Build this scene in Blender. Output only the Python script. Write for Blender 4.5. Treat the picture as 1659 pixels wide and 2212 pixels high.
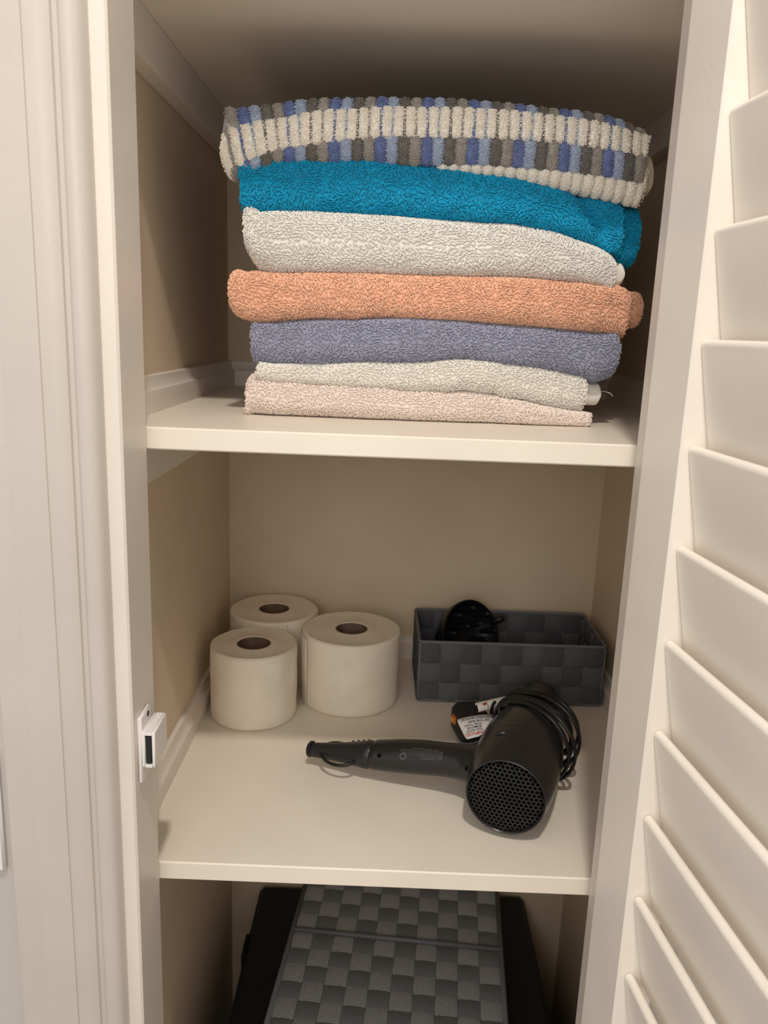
import bpy, math, random
import numpy as np
from mathutils import Matrix, Vector

for o in list(bpy.data.objects):
    bpy.data.objects.remove(o, do_unlink=True)
sc = bpy.context.scene
COL = sc.collection
PI = math.pi

# ------------------------------------------------------------------ camera
YAW, PITCH, ROLL, FPX = -0.0043, 0.2230, 0.0370, 1725.35
fw = np.array([math.sin(YAW)*math.cos(PITCH), math.cos(YAW)*math.cos(PITCH), -math.sin(PITCH)])
rt = np.cross(fw, [0, 0, 1]); rt /= np.linalg.norm(rt); up = np.cross(rt, fw)
r2 = rt*math.cos(ROLL) + up*math.sin(ROLL)
u2 = -rt*math.sin(ROLL) + up*math.cos(ROLL)
cam_d = bpy.data.cameras.new('camera'); cam = bpy.data.objects.new('camera', cam_d); COL.objects.link(cam)
cam.matrix_world = Matrix(((r2[0], u2[0], -fw[0], 0.2036), (r2[1], u2[1], -fw[1], -0.6663),
                           (r2[2], u2[2], -fw[2], 0.5009), (0, 0, 0, 1)))
cam_d.sensor_fit = 'VERTICAL'; cam_d.sensor_height = 36.0; cam_d.sensor_width = 27.0
cam_d.lens = FPX*36.0/2212.0
cam_d.clip_start = 0.01
cam_d.dof.use_dof = True; cam_d.dof.focus_distance = 0.82; cam_d.dof.aperture_fstop = 14.0
sc.camera = cam

# ------------------------------------------------------------------ world, lamp, exposure
world = bpy.data.worlds.new('world'); sc.world = world; world.use_nodes = True
bg = world.node_tree.nodes['Background']
bg.inputs[0].default_value = (1.0, 0.945, 0.885, 1); bg.inputs[1].default_value = 0.585
lamp_d = bpy.data.lights.new('ceiling_lamp', 'POINT'); lamp = bpy.data.objects.new('ceiling_lamp', lamp_d)
COL.objects.link(lamp); lamp.location = (0.25, -0.85, 1.78)
lamp_d.energy = 47.0; lamp_d.shadow_soft_size = 0.042; lamp_d.color = (1.0, 0.90, 0.785)
# unseen soft fill light behind the camera, added to brighten the closet interior
fill_d = bpy.data.lights.new('front_fill_light', 'AREA'); fill = bpy.data.objects.new('front_fill_light', fill_d); COL.objects.link(fill)
fill_d.shape = 'RECTANGLE'; fill_d.size = 0.8; fill_d.size_y = 0.8; fill_d.energy = 8.5; fill_d.color = (1.0, 0.94, 0.86)
fill.location = (-0.05, -2.0, 0.95)
fill.rotation_euler = (Vector((0.25, 0.2, 0.35))-Vector(fill.location)).to_track_quat('-Z', 'Y').to_euler()
vs = sc.view_settings
vs.view_transform = 'Standard'; vs.look = 'None'; vs.gamma = 1.0; vs.use_curve_mapping = False
vs.exposure = 0.26
sc.cycles.diffuse_bounces = 8; sc.cycles.max_bounces = 12

# ------------------------------------------------------------------ helpers
def link(name, me, mat=None, parent=None):
    o = bpy.data.objects.new(name, me)
    COL.objects.link(o)
    if mat is not None and me is not None and len(me.materials) == 0:
        me.materials.append(mat)
    if parent is not None: o.parent = parent
    return o

def mesh(verts, faces, smooth=True, name='mesh', attr=None):
    me = bpy.data.meshes.new(name)
    me.from_pydata([tuple(map(float, v)) for v in verts], [], [tuple(map(int, f)) for f in faces])
    if smooth: me.shade_smooth()
    if attr is not None:
        a = me.attributes.new('wv', 'FLOAT_VECTOR', 'POINT')
        a.data.foreach_set('vector', np.asarray(attr, np.float32).ravel())
    me.update()
    return me

def fast_tris(V, F, smooth=True, name='mesh'):
    """big triangle mesh from numpy arrays"""
    V = np.ascontiguousarray(V, np.float32); F = np.ascontiguousarray(F, np.int32)
    me = bpy.data.meshes.new(name)
    me.vertices.add(len(V)); me.vertices.foreach_set('co', V.ravel())
    me.loops.add(F.size); me.loops.foreach_set('vertex_index', F.ravel())
    me.polygons.add(len(F)); me.polygons.foreach_set('loop_start', np.arange(0, F.size, F.shape[1], dtype=np.int32))
    me.polygons.foreach_set('loop_total', np.full(len(F), F.shape[1], np.int32))
    me.update(calc_edges=True); me.validate()
    if smooth: me.shade_smooth()
    return me

class MB:
    def __init__(s): s.v = []; s.f = []; s.a = []
    def add(s, V, F, A=None):
        n = len(s.v); s.v += [tuple(v) for v in V]; s.f += [tuple(n+i for i in f) for f in F]
        s.a += [tuple(a) for a in A] if A is not None else [(0, 0, 0)]*len(V)
        return s
    def box(s, x0, x1, y0, y1, z0, z1, M=None, bev=0.0):
        if bev <= 0:
            V = [(x, y, z) for x in (x0, x1) for y in (y0, y1) for z in (z0, z1)]
            F = [(0, 1, 3, 2), (4, 6, 7, 5), (0, 4, 5, 1), (2, 3, 7, 6), (0, 2, 6, 4), (1, 5, 7, 3)]
        else:
            V = []; b = bev; idx = {}
            for i, x in enumerate((x0, x1)):
                for j, y in enumerate((y0, y1)):
                    for k, z in enumerate((z0, z1)):
                        sx, sy, sz = (1-2*i)*b, (1-2*j)*b, (1-2*k)*b
                        idx[(i, j, k, 0)] = len(V); V.append((x, y+sy, z+sz))
                        idx[(i, j, k, 1)] = len(V); V.append((x+sx, y, z+sz))
                        idx[(i, j, k, 2)] = len(V); V.append((x+sx, y+sy, z))
            I = idx; F = []
            for i in (0, 1): F.append([I[(i, 0, 0, 0)], I[(i, 0, 1, 0)], I[(i, 1, 1, 0)], I[(i, 1, 0, 0)]][::(1 if i == 0 else -1)])
            for j in (0, 1): F.append([I[(0, j, 0, 1)], I[(1, j, 0, 1)], I[(1, j, 1, 1)], I[(0, j, 1, 1)]][::(1 if j == 0 else -1)])
            for k in (0, 1): F.append([I[(0, 0, k, 2)], I[(0, 1, k, 2)], I[(1, 1, k, 2)], I[(1, 0, k, 2)]][::(1 if k == 0 else -1)])
            for i in (0, 1):
                for j in (0, 1):
                    F.append([I[(i, j, 0, 0)], I[(i, j, 0, 1)], I[(i, j, 1, 1)], I[(i, j, 1, 0)]][::(1 if i == j else -1)])
                for k in (0, 1):
                    F.append([I[(i, 0, k, 0)], I[(i, 1, k, 0)], I[(i, 1, k, 2)], I[(i, 0, k, 2)]][::(1 if i == k else -1)])
            for j in (0, 1):
                for k in (0, 1):
                    F.append([I[(0, j, k, 1)], I[(0, j, k, 2)], I[(1, j, k, 2)], I[(1, j, k, 1)]][::(1 if j == k else -1)])
            for i in (0, 1):
                for j in (0, 1):
                    for k in (0, 1):
                        F.append([I[(i, j, k, 0)], I[(i, j, k, 2)], I[(i, j, k, 1)]][::(1 if (i+j+k) % 2 == 0 else -1)])
        if M is not None: V = [M @ Vector(v) for v in V]
        return s.add(V, F)
    def prism(s, poly, p0, p1):
        """poly: list of 3-vectors (closed outline); extruded by vector p1-p0"""
        n = len(poly); d = Vector(p1)-Vector(p0)
        V = [Vector(p) for p in poly] + [Vector(p)+d for p in poly]
        F = [(i, (i+1) % n, n+(i+1) % n, n+i) for i in range(n)] + [tuple(range(n))[::-1], tuple(range(n, 2*n))]
        return s.add(V, F)
    def lathe(s, prof, n=48, M=None, cap0=False, cap1=False):
        """profile (r, z) about +z"""
        V = []; F = []; m = len(prof)
        for i in range(n):
            c, sn = math.cos(2*PI*i/n), math.sin(2*PI*i/n)
            V += [(r*c, r*sn, z) for r, z in prof]
        for i in range(n):
            k = (i+1) % n
            F += [(i*m+j, k*m+j, k*m+j+1, i*m+j+1) for j in range(m-1)]
        if cap0: F.append(tuple(i*m for i in range(n))[::-1])
        if cap1: F.append(tuple(i*m+m-1 for i in range(n)))
        if M is not None: V = [M @ Vector(v) for v in V]
        return s.add(V, F)
    def tube(s, pts, rad, n=8, closed=False):
        P = [Vector(p) for p in pts]; N = len(P)
        rad = rad if hasattr(rad, '__len__') else [rad]*N
        V = []; F = []; prev = None
        for i in range(N):
            a = P[(i-1) % N] if closed or i > 0 else P[i]; b = P[(i+1) % N] if closed or i < N-1 else P[i]
            t = (b-a).normalized()
            if prev is None:
                w = Vector((0, 0, 1)) if abs(t.z) < .9 else Vector((1, 0, 0))
                u = t.cross(w).normalized()
            else:
                u = (prev - t*prev.dot(t)).normalized()
            prev = u; w = t.cross(u)
            V += [P[i] + (u*math.cos(2*PI*k/n) + w*math.sin(2*PI*k/n))*rad[i] for k in range(n)]
        for i in range(N if closed else N-1):
            j = (i+1) % N
            F += [(i*n+k, i*n+(k+1) % n, j*n+(k+1) % n, j*n+k) for k in range(n)]
        if not closed: F += [tuple(range(n))[::-1], tuple((N-1)*n+k for k in range(n))]
        return s.add(V, F)
    def build(s, name, mat, parent=None, smooth=False, attr=False):
        me = mesh(s.v, s.f, smooth, name, s.a if attr else None)
        o = link(name, me, mat, parent)
        if smooth == 'auto':
            me.shade_smooth(); me.set_sharp_from_angle(angle=math.radians(38))
        return o

def tag(o, label=None, cat=None, group=None, kind=None):
    if label: o['label'] = label
    if cat: o['category'] = cat
    if group: o['group'] = group
    if kind: o['kind'] = kind
    return o

def empty(name, loc=(0, 0, 0), rz=0.0):
    o = bpy.data.objects.new(name, None); COL.objects.link(o)
    o.empty_display_size = .02; o.location = loc; o.rotation_euler = (0, 0, rz)
    return o

# ------------------------------------------------------------------ materials
def material(name, col, rough=0.5, spec=0.5, metal=0.0, coat=0.0, sheen=0.0):
    m = bpy.data.materials.new(name); m.use_nodes = True
    b = m.node_tree.nodes['Principled BSDF']
    b.inputs['Base Color'].default_value = (*col, 1); b.inputs['Roughness'].default_value = rough
    b.inputs['Specular IOR Level'].default_value = spec; b.inputs['Metallic'].default_value = metal
    b.inputs['Coat Weight'].default_value = coat
    if sheen:
        b.inputs['Sheen Weight'].default_value = sheen; b.inputs['Sheen Roughness'].default_value = .5
    return m

def nodes(m): return m.node_tree.nodes, m.node_tree.links, m.node_tree.nodes['Principled BSDF']

def noise(m, scale, detail=3, coord='Object', stretch=None):
    N, L, b = nodes(m)
    tc = N.new('ShaderNodeTexCoord'); t = N.new('ShaderNodeTexNoise')
    t.inputs['Scale'].default_value = scale; t.inputs['Detail'].default_value = detail
    if stretch:
        mp = N.new('ShaderNodeMapping'); mp.inputs['Scale'].default_value = stretch
        L.new(tc.outputs[coord], mp.inputs['Vector']); L.new(mp.outputs[0], t.inputs['Vector'])
    else:
        L.new(tc.outputs[coord], t.inputs['Vector'])
    return t

def vary(m, col, col2, scale, detail=4, lo=.35, hi=.65, stretch=None):
    N, L, b = nodes(m); t = noise(m, scale, detail, stretch=stretch)
    r = N.new('ShaderNodeValToRGB'); r.color_ramp.elements[0].position = lo; r.color_ramp.elements[1].position = hi
    r.color_ramp.elements[0].color = (*col, 1); r.color_ramp.elements[1].color = (*col2, 1)
    L.new(t.outputs['Fac'], r.inputs['Fac']); L.new(r.outputs[0], b.inputs['Base Color'])
    return m

def bump(m, scale, dist, strength=1.0, detail=3, stretch=None):
    N, L, b = nodes(m); t = noise(m, scale, detail, stretch=stretch); bp = N.new('ShaderNodeBump')
    bp.inputs['Strength'].default_value = strength; bp.inputs['Distance'].default_value = dist
    L.new(t.outputs['Fac'], bp.inputs['Height']); L.new(bp.outputs[0], b.inputs['Normal'])
    return m

def paint(name, c, rough, d=.03, sc_=9):
    m = material(name, c, rough)
    vary(m, tuple(x*(1-d) for x in c), tuple(min(1, x*(1+d)) for x in c), sc_, 3)
    bump(m, 240, .0006, .25)
    return m

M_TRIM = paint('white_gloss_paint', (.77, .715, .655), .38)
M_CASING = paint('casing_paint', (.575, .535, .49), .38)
M_DOOR = paint('white_door_paint', (.85, .795, .73), .42)
M_SHELF = paint('shelf_paint', (.82, .765, .675), .40)
M_WALL = paint('tan_wall_paint', (.68, .565, .425), .75)
M_ROOMWALL = paint('room_wall_paint', (.54, .515, .49), .75)
M_FLOOR = material('floor_boards', (.33, .22, .13), .5); vary(M_FLOOR, (.28, .18, .10), (.38, .26, .16), 6, 5, stretch=(1, 8, 1))

def towel_mat(name, c, d=.10):
    m = material(name, c, .95, .15, sheen=.25)
    N, L, b = nodes(m); b.inputs['Sheen Tint'].default_value = (*[min(1, .3+.7*x) for x in c], 1)
    vary(m, tuple(x*(1-d) for x in c), tuple(min(1, x*(1+d)) for x in c), 160, 4)
    return m

def strap_mat(name, c, c2, p_across=.0042, p_along=.0026, depth=.0006):
    """ribbed webbing with rows of small chevrons; wv = (along, across, .) in metres"""
    m = material(name, c, .8, .25)
    N, L, b = nodes(m)
    at = N.new('ShaderNodeAttribute'); at.attribute_name = 'wv'
    sx = N.new('ShaderNodeSeparateXYZ'); L.new(at.outputs['Vector'], sx.inputs[0])
    def mt(op, a, bb=None):
        n = N.new('ShaderNodeMath'); n.operation = op
        for i, v in enumerate((a, bb)):
            if v is None: continue
            if isinstance(v, (int, float)): n.inputs[i].default_value = v
            else: L.new(v, n.inputs[i])
        return n.outputs[0]
    tri = mt('PINGPONG', sx.outputs['Y'], p_across/2)
    ph = mt('ADD', mt('MULTIPLY', sx.outputs['X'], 2*PI/p_along), mt('MULTIPLY', tri, 2*PI/p_across*1.6))
    hgt = mt('ADD', mt('MULTIPLY', mt('SINE', ph), .5), .5)
    rib = mt('SINE', mt('MULTIPLY', sx.outputs['Y'], 4*PI/p_across))
    hh = mt('ADD', hgt, mt('MULTIPLY', rib, .25))
    r = N.new('ShaderNodeMix'); r.data_type = 'RGBA'
    r.inputs[6].default_value = (*c, 1); r.inputs[7].default_value = (*c2, 1)
    L.new(hgt, r.inputs[0]); L.new(r.outputs[2], b.inputs['Base Color'])
    bp = N.new('ShaderNodeBump'); bp.inputs['Distance'].default_value = depth; bp.inputs['Strength'].default_value = .9
    L.new(hh, bp.inputs['Height']); L.new(bp.outputs[0], b.inputs['Normal'])
    return m

# ------------------------------------------------------------------ dimensions (metres; z=0 is the top of the middle shelf)
HU, W, XL, XR, YB, T = 0.4153, 0.4087, -0.0374, 0.5282, 0.5201, 0.019
YJ, YF = -0.004, -0.063
FLOOR, TOP = -0.95, 1.45
OVER = 0.762 + T

# ------------------------------------------------------------------ structure
def struct(name, mb, mat, smooth=False):
    return tag(mb.build(name, mat, smooth=smooth), kind='structure')

struct('floor', MB().box(-1.2, 1.6, -1.8, YB, FLOOR-.05, FLOOR), M_FLOOR)
struct('wall_back', MB().box(XL-.06, XR+.06, YB, YB+.06, FLOOR, TOP), M_WALL)
struct('wall_left', MB().box(XL-.06, XL, YJ, YB, FLOOR, TOP), M_WALL)
struct('wall_right', MB().box(XR, XR+.06, YJ, YB, FLOOR, TOP), M_WALL)
struct('ceiling', MB().box(XL-.06, XR+.06, YF, YB+.06, TOP, TOP+.04), M_ROOMWALL)
wf = MB()
wf.box(-1.2, -T, YF, YJ, FLOOR, TOP); wf.box(W+T, 1.6, YF, YJ, FLOOR, TOP); wf.box(-T, W+T, YF, YJ, 1.09, TOP)
struct('wall_front', wf, M_ROOMWALL)

jl = MB(); jl.box(-T, 0, YF-.0012, YJ+.001, FLOOR, 1.09, bev=.0018)
struct('trim_1', jl, M_TRIM)['label'] = 'left door jamb'
jr = MB(); jr.box(W, W+T, YF-.0012, YJ+.001, FLOOR, 1.09, bev=.0018)
struct('trim_2', jr, M_TRIM)['label'] = 'right door jamb'
jt = MB(); jt.box(0, W, YF-.0012, YJ+.001, 1.072, 1.09)
struct('trim_3', jt, M_TRIM)['label'] = 'head jamb'

CAS = [(-.0125, -.0625), (-.0130, -.0690), (-.0150, -.0738), (-.0185, -.0765), (-.0230, -.0775), (-.0265, -.0772), (-.0290, -.0760),
       (-.0300, -.0742), (-.0335, -.0742), (-.0342, -.0768), (-.0380, -.0790), (-.0450, -.0797), (-.0515, -.0800), (-.0520, -.0814),
       (-.0660, -.0818), (-.0785, -.0818), (-.0792, -.0804), (-.0830, -.0806), (-.0900, -.0830), (-.0950, -.0838), (-.0985, -.0828),
       (-.1000, -.0800), (-.1000, -.0625)]
def casing(name, f, z0, z1, label):
    mb = MB(); mb.prism([(f(x), y, z0) for x, y in CAS], (0, 0, z0), (0, 0, z1))
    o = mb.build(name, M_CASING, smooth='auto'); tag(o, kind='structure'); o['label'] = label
    return o
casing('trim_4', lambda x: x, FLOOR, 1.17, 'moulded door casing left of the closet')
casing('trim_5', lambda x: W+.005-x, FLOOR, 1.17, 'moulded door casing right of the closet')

# low moulding that runs round the walls on top of each shelf
MOULD = [(0, 0), (.012, 0), (.012, .0205), (.0118, .0215), (.0098, .0222), (.0078, .0245), (.0064, .0285), (.0056, .0318),
         (.0056, .0330), (.0050, .0346), (.0036, .0351), (0, .0351)]
n_trim = 6
for z0, nm in ((HU, 'upper'), (0.0, 'middle')):
    for side in ('left', 'back', 'right'):
        mb = MB()
        if side == 'left': mb.prism([(XL+t, .001, z0+z) for t, z in MOULD], (0, 0, 0), (0, YB-.001, 0))
        if side == 'right': mb.prism([(XR-t, .001, z0+z) for t, z in MOULD][::-1], (0, 0, 0), (0, YB-.001, 0))
        if side == 'back': mb.prism([(XL, YB-t, z0+z) for t, z in MOULD][::-1], (0, 0, 0), (XR-XL, 0, 0))
        o = mb.build('trim_%d' % n_trim, M_TRIM, smooth='auto'); tag(o, kind='structure'); n_trim += 1
        o['label'] = 'low moulding on the %s shelf along the %s wall' % (nm, side)

def shelf(ztop, label):
    r = empty('closet_shelf', (0, 0, ztop)); tag(r, label, 'shelf', 'painted closet shelves')
    MB().box(XL, XR, 0, YB, -T, 0, bev=.0012).build('board', M_SHELF, r)
    MB().box(XL, XL+T, .003, YB, -T-.0417, -T, bev=.001).build('cleat', M_TRIM, r)
    MB().box(XR-T, XR, .003, YB, -T-.0417, -T, bev=.001).build('cleat', M_TRIM, r)
    MB().box(XL+T, XR-T, YB-T, YB, -T-.0417, -T, bev=.001).build('cleat', M_TRIM, r)
    return r
shelf(HU, 'off-white painted shelf carrying the stack of towels')
shelf(0.0, 'off-white painted shelf holding paper rolls, basket and hair dryer')
shelf(OVER, 'shadowed underside of the shelf above the striped towel')

# louvred door, standing open to the right
door = empty('door_1', (.3945, -.0655, 0)); tag(door, kind='structure'); door['label'] = 'open white louvred closet door'
du = Vector((.1076, -.9942, 0)); dn = Vector((.9942, .1076, 0))
door.matrix_world = Matrix(((dn.x, du.x, 0, .3945), (dn.y, du.y, 0, -.0655), (0, 0, 1, 0), (0, 0, 0, 1)))
# local x = through the door (away from the opening), y = along the door, z up.  (left-handed pair kept right by mirrored winding)
DT, ST, DL, Z0, Z1 = .030, .0605, .405, -.93, 1.06
def dbox(name, x0, x1, y0, y1, z0, z1, bev=.0015):
    return MB().box(x0, x1, y0, y1, z0, z1, bev=bev).build(name, M_DOOR, door)
dbox('stile', 0, DT, 0, ST, Z0, Z1); dbox('stile', 0, DT, DL-ST, DL, Z0, Z1)
dbox('rail', 0, DT, ST, DL-ST, Z1-.09, Z1); dbox('rail', 0, DT, ST, DL-ST, Z0, Z0+.16)
PITCHS, SW, STH, TILT = .0704, .086, .0075, math.radians(11)
y0, y1 = ST+.0012, DL-ST-.0012

sec = []
for k in range(9):
    a = PI*k/8; sec.append((STH/2 - STH/2*math.cos(a), -STH/2 + STH/2*math.sin(a)))
for k in range(9):
    a = PI*k/8; sec.append((STH/2 + STH/2*math.cos(a), -SW + STH/2 - STH/2*math.sin(a)))
ct, st = math.cos(TILT), math.sin(TILT)
sec = [(x*ct - z*st + .0045, x*st*1.0 + z*ct) for x, z in sec]
mb = MB(); mb.prism([(x, y0, z) for x, z in sec], (0, 0, 0), (0, y1-y0, 0))
slat_me = mesh(mb.v, mb.f, False, 'slat'); slat_me.materials.append(M_DOOR); slat_me.shade_smooth(); slat_me.set_sharp_from_angle(angle=math.radians(40))
k = -19
while True:
    z = .5022 + k*PITCHS
    k += 1
    if z - SW < Z0+.155: continue
    if z > Z1-.085: break
    o = link('slat', slat_me, None, door); o.location = (0, 0, z)

# ------------------------------------------------------------------ towels
def pchip(px, py, x):
    px = np.array(px, float); py = np.array(py, float)
    h = np.diff(px); d = np.diff(py)/h; m = np.zeros(len(px))
    for i in range(1, len(px)-1):
        if d[i-1]*d[i] > 0:
            w1 = 2*h[i]+h[i-1]; w2 = h[i]+2*h[i-1]
            m[i] = (w1+w2)/(w1/d[i-1]+w2/d[i])
    m[0] = d[0]; m[-1] = d[-1]
    i = np.clip(np.searchsorted(px, x)-1, 0, len(px)-2)
    t = (x-px[i])/h[i]
    return ((2*t**3-3*t**2+1)*py[i] + (t**3-2*t**2+t)*h[i]*m[i] + (-2*t**3+3*t**2)*py[i+1] + (t**3-t**2)*h[i]*m[i+1])

class Wave:
    """smooth pseudo-noise made of sines"""
    def __init__(s, seed, f0, n=7):
        r = np.random.RandomState(seed)
        s.k = r.normal(size=(n, 2))*f0; s.p = r.uniform(0, 2*PI, n); s.a = r.uniform(.5, 1, n); s.a /= np.sqrt((s.a**2).sum()/2)
    def __call__(s, x, y):
        return sum(a*np.sin(k[0]*x+k[1]*y+p) for a, k, p in zip(s.a, s.k, s.p))

def smooth_ends(top, bot):
    (x0, x1) = top[0][0], top[-1][0]
    b0, b1 = bot[0][0], bot[-1][0]
    bx = [x0 + (x-b0)/(b1-b0)*(x1-x0) for x, z in bot]
    return [p[0] for p in top], [p[1] for p in top], bx, [p[1] for p in bot]

class Sheet:
    """a folded towel: rounded front fold between a top and a bottom outline"""
    def __init__(s, top, bot, yf, depth, seed, sq=.78, deform=None, flat=0.0):
        s.tx, s.tz, s.bx, s.bz = smooth_ends(top, bot)
        s.x0, s.x1 = s.tx[0], s.tx[-1]; s.yf = yf; s.depth = depth; s.sq = sq
        s.rnd = min(.016, .3*(s.x1-s.x0)); s.w1 = Wave(seed, 45); s.w2 = Wave(seed+5, 160); s.deform = deform; s.flat = flat
    def curves(s, x):
        zt = pchip(s.tx, s.tz, x); zb = pchip(s.bx, s.bz, x)
        # rounded rather than pointed ends
        h = np.maximum(zt-zb, 0); c = (zt+zb)/2
        for xe, sg_ in ((s.x0, 1), (s.x1, -1)):
            hin = float(pchip(s.tx, s.tz, np.array([xe+sg_*s.rnd]))[0]-pchip(s.bx, s.bz, np.array([xe+sg_*s.rnd]))[0])
            d = (x-xe)*sg_
            f = np.clip(h/hin, 0, 1)
            h = np.where(d < s.rnd, np.maximum(h, hin*np.sqrt(np.clip(1-(1-f)**2.6, 0, 1))), h)
        return c+h/2+5e-6, c-h/2-5e-6
    def path_len(s): return 1.0
    def point(s, x, a):
        """a in [-1.6, 1.6]: |a|<=1 is the rounded front (top +), beyond runs to the back"""
        zt, zb = s.curves(x); h = zt-zb; c = (zt+zb)/2
        b = np.minimum(.5*h, .022)*.95 + .002
        f = np.clip(a, -1, 1)*PI/2
        sn, cs = np.sin(f), np.cos(f)
        z = c + h/2*np.sign(sn)*np.abs(sn)**s.sq
        y = s.yf(x) + b*(1-np.abs(cs)**s.sq)
        ex = np.clip(np.abs(a)-1, 0, None)/.6
        y = y + ex*(s.depth-b)
        y = y + (.0016*s.w1(x, z) + .0004*s.w2(x, z))*(1-np.clip(ex*8, 0, 1))*np.clip(h/.01, 0, 1)
        if s.deform is not None: y, z = s.deform(x, y, z)
        return np.stack([x, y, z], -1)
    def xs(s, n):
        t = np.linspace(0, 1, n); t = .55*t + .45*(.5-.5*np.cos(PI*t))
        return s.x0 + (s.x1-s.x0)*t
    def frame(s, x, a):
        e = 2e-4; ea = 4e-3
        p = s.point(x, a)
        xm, xp = np.clip(x-e, s.x0, s.x1), np.clip(x+e, s.x0, s.x1)
        du = s.point(xp, a)-s.point(xm, a); dv = s.point(x, a+ea)-s.point(x, a-ea)
        du /= np.linalg.norm(du, axis=-1, keepdims=True)+1e-12
        dv /= np.linalg.norm(dv, axis=-1, keepdims=True)+1e-12
        n = np.cross(du, dv); n /= np.linalg.norm(n, axis=-1, keepdims=True)+1e-12
        return p, n, du, dv
    def base_mesh(s, nu=200, nf=34):
        x = s.xs(nu)
        a = np.concatenate([[-1.6, -1.35, -1.12], np.linspace(-1, 1, nf), [1.12, 1.35, 1.6]])
        X, A = np.meshgrid(x, a, indexing='ij')
        P = s.point(X, A).reshape(-1, 3); m = len(a)
        I = np.arange(nu*m).reshape(nu, m)
        F = np.stack([I[:-1, :-1], I[1:, :-1], I[1:, 1:], I[:-1, 1:]], -1).reshape(-1, 4)
        back = np.stack([I[:-1, -1], I[1:, -1], I[1:, 0], I[:-1, 0]], -1)
        return P, np.concatenate([F, back])

def tufts(P, N, D, length, width, rs):
    """little leaning loops of yarn: P base points, N normals, D lean directions (unit, tangent)"""
    n = len(P)
    side = np.cross(N, D); side /= np.linalg.norm(side, axis=1, keepdims=True)+1e-9
    L = (length*rs.uniform(.8, 1.2, n))[:, None]; w = (width*rs.uniform(.85, 1.15, n))[:, None]
    V = []
    for f_d, f_n, rw in ((-.30, -.10, .62), (.05, .42, 1.0), (.55, .62, .86)):
        c = P + D*L*f_d + N*L*f_n*.62
        for o in (side, N*.9 - D*.3, -side, -N*.9 + D*.3):
            V.append(c + o*w*.5*rw)
    V.append(P + D*L*.84 + N*L*.34)
    V = np.stack(V, 1).reshape(-1, 3)
    f = []
    for r in (0, 4):
        for k in range(4):
            k2 = (k+1) % 4
            f += [(r+k, r+4+k, r+4+k2), (r+k, r+4+k2, r+k2)]
    for k in range(4): f.append((8+k, 12, 8+(k+1) % 4))
    f = np.array(f)
    F = (np.arange(n)*13)[:, None, None] + f[None]
    return V, F.reshape(-1, 3)

def pile(sheet, seed, dx=.00175, ds=.00175, length=.0034, width=.00155, amax=1.10, swirl=1.0, base=.8):
    rs = np.random.RandomState(seed)
    nx = int((sheet.x1-sheet.x0)/dx); xs = np.linspace(sheet.x0+.0006, sheet.x1-.0006, nx)
    h = np.median(sheet.curves(xs)[0]-sheet.curves(xs)[1])
    arc = h*1.25 + .014
    na = int(arc/ds); aa = np.linspace(-amax, amax, na)
    X, A = np.meshgrid(xs, aa, indexing='ij')
    wv = Wave(seed+9, 130); wf_ = Wave(seed+13, 95)
    x = X.ravel(); a = A.ravel()
    z0 = a*h
    a = a + (.55*wv(x, z0) + rs.uniform(-.5, .5, len(a)))*(2*amax/na)*.7
    x = x + rs.uniform(-.5, .5, len(x))*dx*.8
    x = np.clip(x, sheet.x0+.0004, sheet.x1-.0004); a = np.clip(a, -amax-.02, amax+.02)
    p, n, du, dv = sheet.frame(x, a)
    phi = base + swirl*.8*wf_(x, z0) + rs.normal(0, .22, len(x)) + PI*(rs.rand(len(x)) < .5)
    d = -dv*np.cos(phi)[:, None] + du*np.sin(phi)[:, None]
    return tufts(p, n, d, length, width, rs)

def make_towel(name, label, top, bot, mat, seed, yf, depth=.27, layers=(), deform=None, swirl=1.0, plen=.0034, base=.8):
    root = empty(name, (float(np.mean([top[0][0], top[-1][0]])), .14, min(z for x, z in bot)))
    tag(root, label, 'towel', 'towels stacked on the upper shelf')
    off = Vector(root.location)
    s = Sheet(top, bot, yf, depth, seed, deform=deform)
    P, F = s.base_mesh()
    link('fold', fast_tris(P-np.array(off), F, name='fold'), mat, root)
    V, TF = pile(s, seed, swirl=swirl, length=plen, base=base)
    po = link('terry_pile', fast_tris(V-np.array(off), TF, name='terry_pile'), mat, root); po['kind'] = 'stuff'
    for i, L in enumerate(layers):
        nm, x0, x1, zt, zb, dy, lmat, piled = L
        n = 24; t = np.linspace(0, 1, n); r = min(.010, (x1-x0)*.35)
        e = np.minimum(1, np.minimum(t*(x1-x0)/r, (1-t)*(x1-x0)/r)); e = np.sqrt(np.clip(1-(1-e)**2, 0, 1))*.97+.03
        c = (zt+zb)/2
        tp = [(x0+(x1-x0)*tt, c+(zt-zb)/2*ee) for tt, ee in zip(t, e)]
        bt = [(x0+(x1-x0)*tt, c-(zt-zb)/2*ee) for tt, ee in zip(t, e)]
        ls = Sheet(tp, bt, (lambda x, f=yf, d=dy: f(x)+d), depth-dy-.02, seed+31*i, sq=.7)
        P, F = ls.base_mesh(60, 20)
        lo = link(nm, fast_tris(P-np.array(off), F, name=nm), lmat, root)
        if piled:
            V, TF = pile(ls, seed+77+i, length=.0028, base=base)
            pl = link('terry_pile', fast_tris(V-np.array(off), TF, name='terry_pile'), lmat, lo); pl['kind'] = 'stuff'
    return root, s, off

yfA = lambda x: .1135 + .022*np.clip((x-.24)/.2, 0, 1)**2 + .004*np.clip((.15-x)/.1, 0, 1)

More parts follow.
